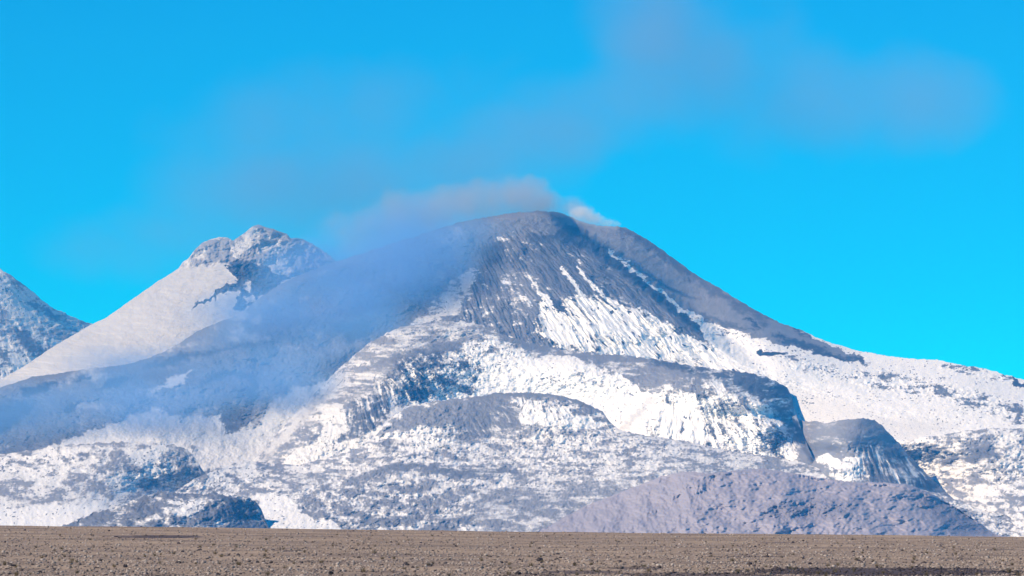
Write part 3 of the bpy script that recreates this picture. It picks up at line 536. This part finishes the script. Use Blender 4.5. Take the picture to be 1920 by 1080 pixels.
# bare dark foothill at lower right
terrain("foothill", 940, 1940,
    [(940, 1012), (1000, 1000), (1030, 986), (1060, 968), (1100, 948), (1150, 928), (1200, 909), (1240, 893), (1275, 886), (1300, 884), (1330, 888), (1380, 882), (1430, 878), (1470, 884), (1500, 889), (1550, 898), (1600, 904), (1650, 904), (1700, 908),
     (1740, 922), (1770, 938), (1800, 956), (1830, 976), (1850, 990), (1866, 1003), (1940, 1012)],
    [(940, 1020), (1940, 1022)],
    [(940, 1004, 14500), (1060, 951, 15000), (1200, 908, 14800), (1300, 884, 14500), (1430, 878, 14500), (1600, 904, 14400), (1700, 908, 14400), (1770, 938, 14450), (1830, 976, 14400), (1866, 1003, 14200), (1940, 1012, 14000),
     (1300, 920, 14150), (1450, 920, 14100), (1600, 930, 14100), (1700, 950, 14050), (1780, 975, 14100), (1200, 950, 14250), (1300, 960, 13800), (1450, 960, 13750), (1600, 970, 13700), (1750, 990, 13750),
     (1100, 985, 14100), (1100, 1015, 13700), (1300, 1015, 13300), (1500, 1015, 13300), (1700, 1018, 13300), (1900, 1020, 13500)],
    [Zn(None, 0.14, n=0.16, ns=(14, 8), tone=0.66, ash=0.6, dn=95, dns=(84, 46)),
     Zn([(930, 1010), (1000, 975), (1080, 935), (1160, 915), (1130, 970), (1080, 1020), (930, 1020)], 0.32, n=0.22, ns=(12, 6), tone=0.6, ash=0.4, f=22, dn=30),
     Zn([(1060, 950), (1200, 905), (1280, 880), (1360, 885), (1330, 930), (1250, 1020), (1060, 1020)], 0.08, n=0.16, ns=(12, 8), ash=0.6, tone=0.6, dn=90, dns=(60, 52), f=20, seed=2, ds=24, apex=(1300, 700), wl=30, ln=80),
     Zn([(1700, 920), (1770, 935), (1870, 1003), (1800, 1010), (1740, 960)], 0.0, tone=0.3, f=10, dn=20, ds=30, apex=(1500, 780), wl=16, ln=120),  # shade on the right-hand end, painted as darker rock
     Zn([(1440, 945), (1540, 938), (1620, 945), (1590, 965), (1480, 975), (1440, 965)], 0.0, tone=0.3, f=10, dn=60, dns=(34, 20))],  # shade patch painted into the rock tone
    rows=150, step=1.3, seed=43, edge=1.6, back=0.4, mat=M_HILL)

# ------------------------------------------------------------------ the plain
def plain_z(x, d):
    px = 960 + F * x / d
    pxc = np.clip(px, -1200, 3100)
    crest_py = 985 + np.clip(pxc / 1920.0, -0.3, 1.3) * 22.0
    crest_d = 1050.0
    zcrest = ZC - crest_d * (crest_py - H0) / F
    z0 = ZC - 400.0 * 150.0 / F
    t = np.clip((d - 400) / (crest_d - 400), -1, 1)
    z = z0 + (zcrest - z0) * np.where(t > 0, t * (1.25 - 0.25 * t), t * 0.0)
    fall = np.clip(d - crest_d, 0, None)
    z = z - 175.0 * (1 - np.exp(-(fall / 1500.0) ** 1.3))
    near = np.clip(1 - fall / 600.0, 0, 1)
    z = z + near * (0.16 * fbm(x / 60, d / 60, 51, 4) + 0.05 * fbm(x / 9, d / 9, 52, 3))
    return z

us = np.concatenate([np.linspace(-9000, -400, 30), np.arange(-380, 2300, 4.0), np.linspace(2330, 11000, 30)])
ds = np.concatenate([np.geomspace(30, 380, 30), np.geomspace(384, 1080, 420), np.geomspace(1100, 70000, 70)])
PX, DD = np.meshgrid(us, ds)
XX = DD * (PX - 960) / F
ZZ = plain_z(XX, DD)

def plain_material():
    m = bpy.data.materials.new("stony_soil")
    nt, N, L = nodes_of(m)
    bs = N["Principled BSDF"]; bs.inputs["Roughness"].default_value = 1.0
    bs.inputs["Specular IOR Level"].default_value = 0.05
    tc = N.new("ShaderNodeTexCoord")
    n1 = N.new("ShaderNodeTexNoise"); n1.inputs["Scale"].default_value = 0.9; n1.inputs["Detail"].default_value = 5; n1.inputs["Roughness"].default_value = 0.7
    n2 = N.new("ShaderNodeTexNoise"); n2.inputs["Scale"].default_value = 0.035; n2.inputs["Detail"].default_value = 4
    L.new(tc.outputs["Object"], n1.inputs["Vector"]); L.new(tc.outputs["Object"], n2.inputs["Vector"])
    r1 = N.new("ShaderNodeValToRGB")
    e = r1.color_ramp.elements
    e[0].position = 0.30; e[0].color = (0.13, 0.10, 0.085, 1)
    e[1].position = 0.72; e[1].color = (0.54, 0.425, 0.335, 1)
    k = e.new(0.46); k.color = (0.355, 0.27, 0.20, 1)
    k = e.new(0.58); k.color = (0.415, 0.32, 0.24, 1)
    L.new(n1.outputs["Fac"], r1.inputs[0])
    r2 = N.new("ShaderNodeValToRGB")
    e = r2.color_ramp.elements
    e[0].position = 0.35; e[0].color = (0.66, 0.64, 0.65, 1)
    e[1].position = 0.65; e[1].color = (1.12, 1.06, 0.98, 1)
    L.new(n2.outputs["Fac"], r2.inputs[0])
    mx = N.new("ShaderNodeMix"); mx.data_type = 'RGBA'; mx.blend_type = 'MULTIPLY'; mx.inputs[0].default_value = 1.0
    L.new(r1.outputs[0], mx.inputs[6]); L.new(r2.outputs[0], mx.inputs[7])
    at = N.new("ShaderNodeAttribute"); at.attribute_name = "cover"
    sep = N.new("ShaderNodeSeparateColor"); L.new(at.outputs["Color"], sep.inputs[0])
    dk = N.new("ShaderNodeMix"); dk.data_type = 'RGBA'
    dk.inputs[7].default_value = (0.085, 0.068, 0.075, 1)
    L.new(sep.outputs[0], dk.inputs[0]); L.new(mx.outputs[2], dk.inputs[6])
    L.new(dk.outputs[2], bs.inputs["Base Color"])
    bp = N.new("ShaderNodeBump"); bp.inputs["Strength"].default_value = 0.8; bp.inputs["Distance"].default_value = 0.25
    L.new(n1.outputs["Fac"], bp.inputs["Height"]); L.new(bp.outputs[0], bs.inputs["Normal"])
    return m

# patches of darker colour on the plain (metres): found where the photo shows them
def at_plain(px, py):
    """distance on the plain whose point shows at height py on column px"""
    lo = 380.0; hi = 1050.0
    for _ in range(30):
        mid = (lo + hi) / 2
        x = mid * (px - 960) / F
        z = float(plain_z(np.array([x]), np.array([mid]))[0])
        if H0 + F * (ZC - z) / mid > py: lo = mid
        else: hi = mid
    return lo
PYP = H0 + F * (ZC - ZZ) / DD
dark = np.zeros(PX.shape)
wob = fbm(XX / 14, DD / 30, 61, 4); wob2 = fbm(XX / 3.5, DD / 9, 62, 3)
DARK_PATCHES = ((292, 1006, 95, 3.0, 0.9), (540, 1033, 30, 1.5, 0.7), (1640, 1073, 330, 8, 0.95), (1330, 1078, 170, 5, 0.8), (1090, 1073, 80, 3.0, 0.7), (1190, 1066, 60, 3, .7), (1000, 1079, 70, 3, .6),
                             (1400, 1044, 70, 1.5, 0.6), (1450, 1017, 40, 1.2, 0.6), (300, 1078, 60, 3, 0.5), (60, 1068, 60, 2.5, 0.4), (1800, 1048, 50, 1.6, 0.5), (720, 1072, 60, 2, 0.4), (1880, 1030, 40, 1.2, 0.5))
for (cx, cy, rx, ry, st) in DARK_PATCHES:
    r = ((PX - cx) / rx) ** 2 + ((PYP - cy) / ry) ** 2
    dark = np.maximum(dark, st * sstep(1.15, 0.55, r + 0.55 * wob + 0.35 * wob2))
dark[DD > 1080] = 0
plain = grid_mesh("plain", XX, DD, ZZ, plain_material(), (dark, dark * 0, dark * 0))
tag(plain, kind='structure')


# ------------------------------------------------------------------ stones and tufts on the plain
def stone_mesh(name, mat, r, seed, sub=2):
    rr = random.Random(seed)
    bm = bmesh.new()
    bmesh.ops.create_icosphere(bm, subdivisions=sub, radius=r)
    ax = (rr.uniform(0.8, 1.3), rr.uniform(0.8, 1.2), rr.uniform(0.55, 0.9))
    off = [Vector((rr.gauss(0, 1), rr.gauss(0, 1), rr.gauss(0, 1))).normalized() for _ in range(7)]
    cut = [rr.uniform(0.62, 0.9) for _ in range(7)]
    for v in bm.verts:
        n = v.co.normalized()
        k = 1.0
        for o_, c_ in zip(off, cut):
            d = n.dot(o_)
            if d > c_: k = min(k, c_ / d)
        k *= 1 + rr.uniform(-0.05, 0.05)
        v.co = Vector((n.x * ax[0], n.y * ax[1], n.z * ax[2])) * r * k
        v.co.z += r * 0.3
    me = bpy.data.meshes.new(name); bm.to_mesh(me); bm.free()
    me.materials.append(mat)
    return me

def tuft_mesh(name, mat, seed):
    rr = random.Random(seed)
    bm = bmesh.new()
    for i in range(70):
        a = rr.uniform(0, 2 * math.pi); r0 = 0.16 * math.sqrt(rr.random())
        h = rr.uniform(0.28, 0.52); lean = rr.uniform(0.05, 0.42)
        bx_, by_ = r0 * math.cos(a), r0 * math.sin(a)
        ca, sa = math.cos(a + rr.uniform(-.6, .6)), math.sin(a + rr.uniform(-.6, .6))
        wd = 0.016
        p = []
        for t in (0, 0.5, 1.0):
            x = bx_ + ca * lean * t * t; y = by_ + sa * lean * t * t; z = h * t * (1 - 0.25 * t * lean)
            ww = wd * (1 - 0.85 * t)
            p.append((bm.verts.new((x - sa * ww, y + ca * ww, z)), bm.verts.new((x + sa * ww, y - ca * ww, z))))
        for k in range(2):
            bm.faces.new((p[k][0], p[k][1], p[k + 1][1], p[k + 1][0]))
    me = bpy.data.meshes.new(name); bm.to_mesh(me); bm.free()
    me.materials.append(mat)
    return me

def simple_material(name, dark, light, scale):
    m = bpy.data.materials.new(name)
    nt, N, L = nodes_of(m)
    bs = N["Principled BSDF"]; bs.inputs["Roughness"].default_value = 0.95; bs.inputs["Specular IOR Level"].default_value = 0.1
    tc = N.new("ShaderNodeTexCoord")
    n = N.new("ShaderNodeTexNoise"); n.inputs["Scale"].default_value = scale; n.inputs["Detail"].default_value = 4
    L.new(tc.outputs["Object"], n.inputs["Vector"])
    r = N.new("ShaderNodeValToRGB"); e = r.color_ramp.elements
    e[0].position = 0.35; e[0].color = (*dark, 1); e[1].position = 0.65; e[1].color = (*light, 1)
    L.new(n.outputs["Fac"], r.inputs[0]); L.new(r.outputs[0], bs.inputs["Base Color"])
    return m
M_DARK = simple_material("dark_lava_stone", (0.025, 0.022, 0.026), (0.07, 0.058, 0.055), 6)
M_PALE = simple_material("pale_stone", (0.42, 0.36, 0.28), (0.62, 0.55, 0.45), 6)
M_STRAW = simple_material("dry_grass", (0.13, 0.10, 0.055), (0.25, 0.195, 0.115), 5)

stones = [stone_mesh("boulder", M_DARK, 0.24, 100 + i) for i in range(5)]
tufts = [tuft_mesh("grass_tuft", M_STRAW, 200 + i) for i in range(4)]
pales = [stone_mesh("pale_stone", M_PALE, 0.17, 300 + i) for i in range(3)]
rng = random.Random(99)
def put(name, me, px, py, sc, label, cat, group):
    d = at_plain(px, py); x = d * (px - 960) / F
    z = float(plain_z(np.array([x]), np.array([d]))[0])
    o = bpy.data.objects.new(name, me); COL.objects.link(o)
    o.location = (x, d, z - 0.02); o.rotation_euler = (0, 0, rng.uniform(0, 6.28))
    o.scale = (sc * rng.uniform(.85, 1.25), sc * rng.uniform(.85, 1.2), sc * rng.uniform(.8, 1.15))
    return tag(o, label, cat, group)
def crest_y(px): return 985 + px / 1920 * 22
G1 = "dark stones strewn over the plain"; G2 = "dry grass tufts on the plain"
L1 = "small dark lava stone lying on the brown plain"
L2 = "dry straw coloured grass tuft growing on the brown plain"
# the dark stones one can pick out in the photo
for px, py, sc in ((334, 1056, 1.5), (390, 1049, 1.1), (265, 988, 1.0), (318, 1035, 0.9), (1012, 1052, 1.9), (1044, 1050, 1.6), (1068, 1004, 1.2), (1599, 1012, 1.3), (1600, 1035, 1.2), (1487, 1018, 1.4), (660, 1014, 0.9),
                   (468, 1054, 1.1), (482, 1055, 1.1), (125, 1034, 1.0), (25, 1062, 1.2), (75, 1074, 1.4), (940, 1056, 1.2), (1160, 1045, 1.0), (1192, 1063, 1.1), (1735, 1056, 1.2), (300, 1068, 1.0), (566, 1056, .9), (620, 1040, .9), (844, 1050, .9), (975, 1050, .8)):
    put("boulder", stones[rng.randrange(5)], px, py, sc, L1, "stone", G1)
for i in range(170):
    px = rng.uniform(-10, 1930); c = crest_y(px)
    py = c + 3 + (1079 - c) * rng.random() ** 0.75
    put("boulder", stones[rng.randrange(5)], px, py, rng.uniform(0.5, 1.15) * (0.8 + 0.35 * rng.random()), L1, "stone", G1)
for i in range(150):
    px = rng.uniform(-10, 1930); c = crest_y(px)
    py = c + 3 + (1079 - c) * rng.random() ** 0.8
    put("grass_tuft", tufts[rng.randrange(4)], px, py, rng.uniform(0.7, 1.25), L2, "grass tuft", G2)
for i, (px, py) in enumerate(((1018, 1035), (1043, 1036), (1051, 1035), (1060, 1036), (1020, 1037))):
    put("pale_stone", pales[i % 3], px, py, rng.uniform(0.8, 1.1), "pale stone in the short row of light stones at the middle of the plain", "stone", "pale stones in a row on the plain")
for i, (px, py) in enumerate(((1400, 1055), (155, 1018), (67, 1034))):
    put("pale_stone", pales[i % 3], px, py, 0.8, "pale stone lying alone among dark stones on the plain", "stone", "single pale stones on the plain")

# gravel and low scrub: thousands of small stones in one mesh
def gravel():
    nr = np.random.RandomState(5)
    bm = bmesh.new(); bmesh.ops.create_icosphere(bm, subdivisions=1, radius=1.0)
    bv = np.array([v.co[:] for v in bm.verts]); bf = np.array([[v.index for v in f.verts] for f in bm.faces]); bm.free()
    n = 42000
    px = nr.uniform(-150, 2070, n)
    q = nr.uniform(0, 1, n)
    # spread evenly in picture height: denser far away, as the photo shows
    cy = 985 + px / 1920 * 22
    py = cy + (1090 - cy) * q ** 0.85
    d = np.full(n, 400.0)
    for _ in range(14):
        z = plain_z(d * (px - 960) / F, d)
        d = 0.5 * d + 0.5 * np.clip((ZC - z) * F / (py - H0), 330, 1050)
    x = d * (px - 960) / F
    z = plain_z(x, d)
    clump = fbm(x / 11, d / 24, 71, 4)
    keep = nr.uniform(0, 1, n) < np.clip(0.62 + 0.6 * clump, 0.15, 1)
    x, d, z, clump = x[keep], d[keep], z[keep], clump[keep]; n = len(x)
    sz = np.exp(nr.normal(-2.35, 0.38, n)) * (0.75 + 0.35 * d / 700)
    sz = np.clip(sz, 0.03, 0.26)
    sc = np.stack([sz * nr.uniform(.9, 1.8, n), sz * nr.uniform(.9, 1.5, n), sz * nr.uniform(.5, 1.15, n)], 1)
    ang = nr.uniform(0, 6.28, n)
    V = bv[None] * (1 + nr.uniform(-.22, .22, (n, len(bv), 1))) * sc[:, None, :]
    ca, sa = np.cos(ang)[:, None], np.sin(ang)[:, None]
    VX = V[..., 0] * ca - V[..., 1] * sa + x[:, None]; VY = V[..., 0] * sa + V[..., 1] * ca + d[:, None]; VZ = V[..., 2] + (z + sc[:, 2] * 0.25)[:, None]
    co = np.stack([VX, VY, VZ], -1).reshape(-1, 3).astype(np.float32)
    fc = (bf[None] + (np.arange(n) * len(bv))[:, None, None]).reshape(-1, 3).astype(np.int32)
    me = bpy.data.meshes.new("gravel")
    me.vertices.add(len(co)); me.vertices.foreach_set("co", co.ravel())
    me.loops.add(len(fc) * 3); me.loops.foreach_set("vertex_index", fc.ravel())
    me.polygons.add(len(fc)); me.polygons.foreach_set("loop_start", np.arange(0, len(fc) * 3, 3, dtype=np.int32)); me.polygons.foreach_set("loop_total", np.full(len(fc), 3, np.int32))
    me.update(calc_edges=True)
    pxx = 960 + F * x / d; pyy = H0 + F * (ZC - z) / d
    patch = np.zeros(n)
    w1_ = fbm(x / 14, d / 30, 61, 4); w2_ = fbm(x / 3.5, d / 9, 62, 3)
    for (cx, cy, rx, ry, st) in DARK_PATCHES:
        patch = np.maximum(patch, st * sstep(1.15, 0.55, ((pxx - cx) / rx) ** 2 + ((pyy - cy) / ry) ** 2 + 0.55 * w1_ + 0.35 * w2_))
    tone = np.clip(nr.beta(2.2, 2.2, n) + 0.15 * clump, 0, 1) * (1 - 0.85 * patch)
    at = me.color_attributes.new("cover", 'FLOAT_COLOR', 'POINT')
    c = np.ones((n * len(bv), 4), np.float32); c[:, 0] = np.repeat(tone, len(bv)); c[:, 1] = np.repeat(nr.uniform(0, 1, n), len(bv))
    at.data.foreach_set("color", c.ravel())
    m = bpy.data.materials.new("gravel_stone"); nt, N, L = nodes_of(m)
    bs = N["Principled BSDF"]; bs.inputs["Roughness"].default_value = 1.0; bs.inputs["Specular IOR Level"].default_value = 0.05
    a = N.new("ShaderNodeAttribute"); a.attribute_name = "cover"
    sp = N.new("ShaderNodeSeparateColor"); L.new(a.outputs["Color"], sp.inputs[0])
    r = N.new("ShaderNodeValToRGB"); e = r.color_ramp.elements
    e[0].position = 0.08; e[0].color = (0.06, 0.048, 0.048, 1); e[1].position = 0.97; e[1].color = (0.50, 0.41, 0.33, 1)
    k = e.new(0.38); k.color = (0.25, 0.192, 0.148, 1); k = e.new(0.7); k.color = (0.36, 0.285, 0.225, 1)
    L.new(sp.outputs[0], r.inputs[0]); L.new(r.outputs[0], bs.inputs["Base Color"])
    me.materials.append(m)
    o = bpy.data.objects.new("gravel", me); COL.objects.link(o)
    tag(o, "brown gravel and low scrub covering the plain", "gravel", kind='stuff')
gravel()


# ------------------------------------------------------------------ the air between
def box_mesh(name, lo, hi, mat):
    bm = bmesh.new()
    bmesh.ops.create_cube(bm, size=1.0)
    for v in bm.verts:
        v.co = [lo[i] + (v.co[i] + 0.5) * (hi[i] - lo[i]) for i in range(3)]
    me = bpy.data.meshes.new(name); bm.to_mesh(me); bm.free()
    me.materials.append(mat)
    o = bpy.data.objects.new(name, me); COL.objects.link(o)
    return o
hm = bpy.data.materials.new("blue_air"); hm.use_nodes = True
hn = hm.node_tree.nodes; hn.remove(hn["Principled BSDF"])
pv = hn.new("ShaderNodeVolumePrincipled")
pv.inputs["Color"].default_value = (0.025, 0.37, 1.0, 1)
pv.inputs["Absorption Color"].default_value = (1, 1, 1, 1)
pv.inputs["Density"].default_value = 2.2e-5
pv.inputs["Anisotropy"].default_value = -0.25
hm.node_tree.links.new(pv.outputs[0], hn["Material Output"].inputs["Volume"])
haze = box_mesh("haze", (-9000, -600, -400), (9000, 29500, 3400), hm)
tag(haze, kind='stuff')


# ------------------------------------------------------------------ smoke of the eruption
def smoke(name, blobs, colour, density, nscale, erosion, label, warp=0.0, aniso=-0.35, step=1.0, vox=40.0, absorb=(0, 0, 0)):
    """blobs: (px, py, rx, ry, D, rD, weight) -> ellipsoids of smoke; one closed hull round them"""
    E = []
    for px, py, rx, ry, D, rD, wgt in blobs:
        k = D / F
        E.append((Vector(((px - 960) * k, D, ZC + (H0 - py) * k)), Vector((rx * k, rD, ry * k)), wgt))
    cen = sum((e[0] for e in E), Vector()) / len(E)
    bm = bmesh.new()
    for c, r, wgt in E:
        g = bmesh.ops.create_icosphere(bm, subdivisions=3, radius=1.0)
        for v in g['verts']:
            v.co = Vector((v.co.x * r.x, v.co.y * r.y, v.co.z * r.z)) * 1.04 + c - cen
    me = bpy.data.meshes.new(name); bm.to_mesh(me); bm.free()
    o = bpy.data.objects.new(name, me); COL.objects.link(o); o.location = cen
    md = o.modifiers.new("hull", 'REMESH'); md.mode = 'VOXEL'; md.voxel_size = vox
    m = bpy.data.materials.new(name + "_volume"); m.use_nodes = True
    nt = m.node_tree; N = nt.nodes; L = nt.links
    N.remove(N["Principled BSDF"])
    tc = N.new("ShaderNodeTexCoord")
    P = tc.outputs["Object"]
    nz = N.new("ShaderNodeTexNoise"); nz.inputs["Scale"].default_value = nscale; nz.inputs["Detail"].default_value = 4.0; nz.inputs["Roughness"].default_value = 0.6
    L.new(P, nz.inputs["Vector"])
    if warp:
        w1 = N.new("ShaderNodeVectorMath"); w1.operation = 'SUBTRACT'; w1.inputs[1].default_value = (0.5, 0.5, 0.5)
        L.new(nz.outputs["Color"], w1.inputs[0])
        w2 = N.new("ShaderNodeVectorMath"); w2.operation = 'MULTIPLY_ADD'; w2.inputs[1].default_value = (warp, warp, warp)
        L.new(w1.outputs[0], w2.inputs[0]); L.new(P, w2.inputs[2]); P = w2.outputs[0]
    total = None
    for c, r, wgt in E:
        c = c - cen
        a = N.new("ShaderNodeVectorMath"); a.operation = 'MULTIPLY_ADD'
        a.inputs[1].default_value = (1 / r.x, 1 / r.y, 1 / r.z); a.inputs[2].default_value = (-c.x / r.x, -c.y / r.y, -c.z / r.z)
        L.new(P, a.inputs[0])
        d = N.new("ShaderNodeVectorMath"); d.operation = 'DOT_PRODUCT'
        L.new(a.outputs[0], d.inputs[0]); L.new(a.outputs[0], d.inputs[1])
        q = N.new("ShaderNodeMath"); q.operation = 'SUBTRACT'; q.use_clamp = True; q.inputs[0].default_value = 1.0
        L.new(d.outputs["Value"], q.inputs[1])
        ad = N.new("ShaderNodeMath"); ad.operation = 'MULTIPLY_ADD'; ad.inputs[1].default_value = wgt
        L.new(q.outputs[0], ad.inputs[0])
        if total is None: ad.inputs[2].default_value = 0.0
        else: L.new(total, ad.inputs[2])
        total = ad.outputs[0]
    e = N.new("ShaderNodeMath"); e.operation = 'MULTIPLY_ADD'; e.inputs[1].default_value = -erosion * 2
    L.new(nz.outputs["Fac"], e.inputs[0])
    eb = N.new("ShaderNodeMath"); eb.operation = 'ADD'; eb.inputs[1].default_value = erosion * 0.6
    L.new(total, eb.inputs[0]); L.new(eb.outputs[0], e.inputs[2])
    fin = N.new("ShaderNodeMath"); fin.operation = 'MULTIPLY'; fin.inputs[1].default_value = density
    mxx = N.new("ShaderNodeMath"); mxx.operation = 'MAXIMUM'; mxx.inputs[1].default_value = 0.0
    L.new(e.outputs[0], mxx.inputs[0])
    # nothing outside the blobs themselves
    gate = N.new("ShaderNodeMath"); gate.operation = 'MULTIPLY'; gate.use_clamp = True; gate.inputs[1].default_value = 6.0
    L.new(total, gate.inputs[0])
    g2 = N.new("ShaderNodeMath"); g2.operation = 'MULTIPLY'
    L.new(mxx.outputs[0], g2.inputs[0]); L.new(gate.outputs[0], g2.inputs[1])
    L.new(g2.outputs[0], fin.inputs[0])
    pv = N.new("ShaderNodeVolumePrincipled")
    pv.inputs["Color"].default_value = (*colour, 1); pv.inputs["Anisotropy"].default_value = aniso
    pv.inputs["Absorption Color"].default_value = (*absorb, 1)
    L.new(fin.outputs[0], pv.inputs["Density"])
    L.new(pv.outputs[0], N["Material Output"].inputs["Volume"])
    m.cycles.volume_step_rate = step
    me.materials.append(m)
    return tag(o, label, "smoke")

smoke("ash_plume", [(1000, 372, 62, 52, 20130, 170, 0.9), (945, 376, 100, 60, 20120, 200, 0.75), (870, 388, 110, 64, 20080, 230, 0.55), (1050, 386, 60, 34, 20120, 130, 0.8), (1085, 396, 40, 22, 20080, 100, 0.7),
                    (800, 402, 120, 80, 20000, 250, 0.52), (715, 420, 130, 80, 19950, 250, 0.5), (640, 455, 110, 70, 19900, 250, 0.35)],
      (0.68, 0.59, 0.57), 0.0062, 0.0075, 0.75, "warm grey ash plume hugging the volcano summit and drifting left", warp=95, vox=25)
smoke("steam_puff", [(1096, 404, 34, 22, 20040, 70, 0.9), (1122, 414, 32, 18, 20040, 60, 0.8), (1075, 394, 30, 20, 20040, 60, 0.6), (1148, 421, 22, 12, 20040, 45, 0.7)],
      (0.98, 0.96, 0.95), 0.022, 0.02, 0.8, "small white steam puff at the right rim of the summit", warp=42, vox=8)
smoke("ash_fall", [(760, 560, 120, 75, 19150, 300, 0.6), (715, 620, 100, 55, 18700, 240, 0.65), (840, 520, 80, 60, 19400, 250, 0.45), (925, 432, 75, 40, 19780, 240, 0.35), (860, 455, 90, 62, 19560, 260, 0.55), (800, 428, 150, 80, 19750, 330, 0.55), (690, 462, 160, 85, 19650, 330, 0.6), (590, 512, 150, 75, 19500, 330, 0.6), (490, 562, 130, 55, 19350, 300, 0.55), (450, 590, 150, 60, 19100, 280, 0.6), (230, 685, 170, 50, 18800, 260, 0.55), (480, 710, 190, 70, 18200, 300, 0.75), (200, 760, 230, 75, 18000, 320, 0.6), (-20, 800, 200, 75, 17900, 320, 0.55), (330, 760, 180, 60, 17900, 300, 0.5), (560, 740, 130, 60, 18000, 260, 0.4), (620, 640, 110, 60, 18550, 220, 0.6), (790, 480, 130, 80, 19350, 280, 0.8), (710, 520, 140, 85, 19200, 280, 0.9), (620, 575, 140, 75, 19050, 280, 0.9), (690, 590, 110, 60, 18900, 230, 0.7),
                   (520, 620, 140, 60, 18900, 260, 0.8), (420, 655, 150, 50, 18750, 260, 0.6), (560, 500, 110, 60, 19600, 300, 0.5), (560, 670, 120, 50, 18450, 220, 0.45), (300, 700, 170, 48, 18550, 250, 0.5), (150, 735, 190, 50, 18450, 250, 0.5), (0, 770, 170, 70, 18300, 250, 0.6),
                   (400, 730, 180, 50, 18150, 200, 0.35)],
      (0.30, 0.57, 0.96), 0.0040, 0.0024, 0.30, "blue grey veil of falling ash over the left flank of the volcano", warp=90, vox=45)
smoke("ash_cloud", [(1650, 190, 240, 155, 21200, 700, 0.7), (1440, 185, 240, 160, 21100, 700, 0.55), (1780, 200, 170, 120, 21200, 600, 0.38), (1340, 60, 260, 120, 21000, 600, 0.35), (900, 200, 260, 150, 20900, 600, 0.3), (1270, 120, 190, 130, 21000, 700, 0.7), (1190, 20, 150, 130, 21000, 600, 0.7), (1130, 210, 210, 110, 20900, 600, 0.8),
                    (960, 290, 220, 100, 20800, 600, 0.8), (790, 345, 220, 105, 20700, 600, 0.8), (600, 370, 230, 110, 20700, 600, 0.6), (610, 230, 240, 180, 20800, 600, 0.7), (440, 390, 270, 120, 20700, 600, 0.75), (230, 470, 250, 90, 20700, 500, 0.6), (400, 270, 220, 150, 20800, 500, 0.5)],
      (0.37, 0.50, 0.68), 0.00085, 0.0019, 0.55, "thin grey ash cloud drifting across the blue sky above the volcano", warp=330, vox=70)

# ------------------------------------------------------------------ light, sky, render settings
SUN_EL = math.radians(38.0)
SUN_AZ = math.radians(-118.0)      # from +Y clockwise: left of and behind the camera
sd = (math.sin(SUN_AZ) * math.cos(SUN_EL), math.cos(SUN_AZ) * math.cos(SUN_EL), math.sin(SUN_EL))
from mathutils import Vector
sl = bpy.data.lights.new("sun", 'SUN')
sl.energy = 5.0; sl.angle = math.radians(0.5); sl.color = (1.0, 0.91, 0.82)
so = bpy.data.objects.new("sun", sl)
so.rotation_euler = Vector(sd).to_track_quat('Z', 'Y').to_euler()
so.location = (0, 0, 4000)
COL.objects.link(so)

w = bpy.data.worlds.new("World"); scene.world = w
w.use_nodes = True
nt = w.node_tree; N = nt.nodes; L = nt.links
sky = N.new("ShaderNodeTexSky"); sky.sky_type = 'NISHITA'; sky.sun_disc = False
sky.sun_elevation = SUN_EL; sky.sun_rotation = SUN_AZ
sky.altitude = 4500; sky.air_density = 1.0; sky.dust_density = 0.0; sky.ozone_density = 3.0
hs = N.new("ShaderNodeHueSaturation"); hs.inputs["Saturation"].default_value = 3.0; hs.inputs["Value"].default_value = 1.05; hs.inputs["Hue"].default_value = 0.5
L.new(sky.outputs[0], hs.inputs["Color"])
L.new(hs.outputs[0], N["Background"].inputs["Color"])
N["Background"].inputs["Strength"].default_value = 0.15

scene.view_settings.view_transform = 'Standard'
scene.view_settings.look = 'None'
scene.view_settings.exposure = 0.0
scene.view_settings.gamma = 1.0
scene.cycles.max_bounces = 6
scene.cycles.diffuse_bounces = 2
scene.cycles.volume_bounces = 4
scene.cycles.use_denoising = True
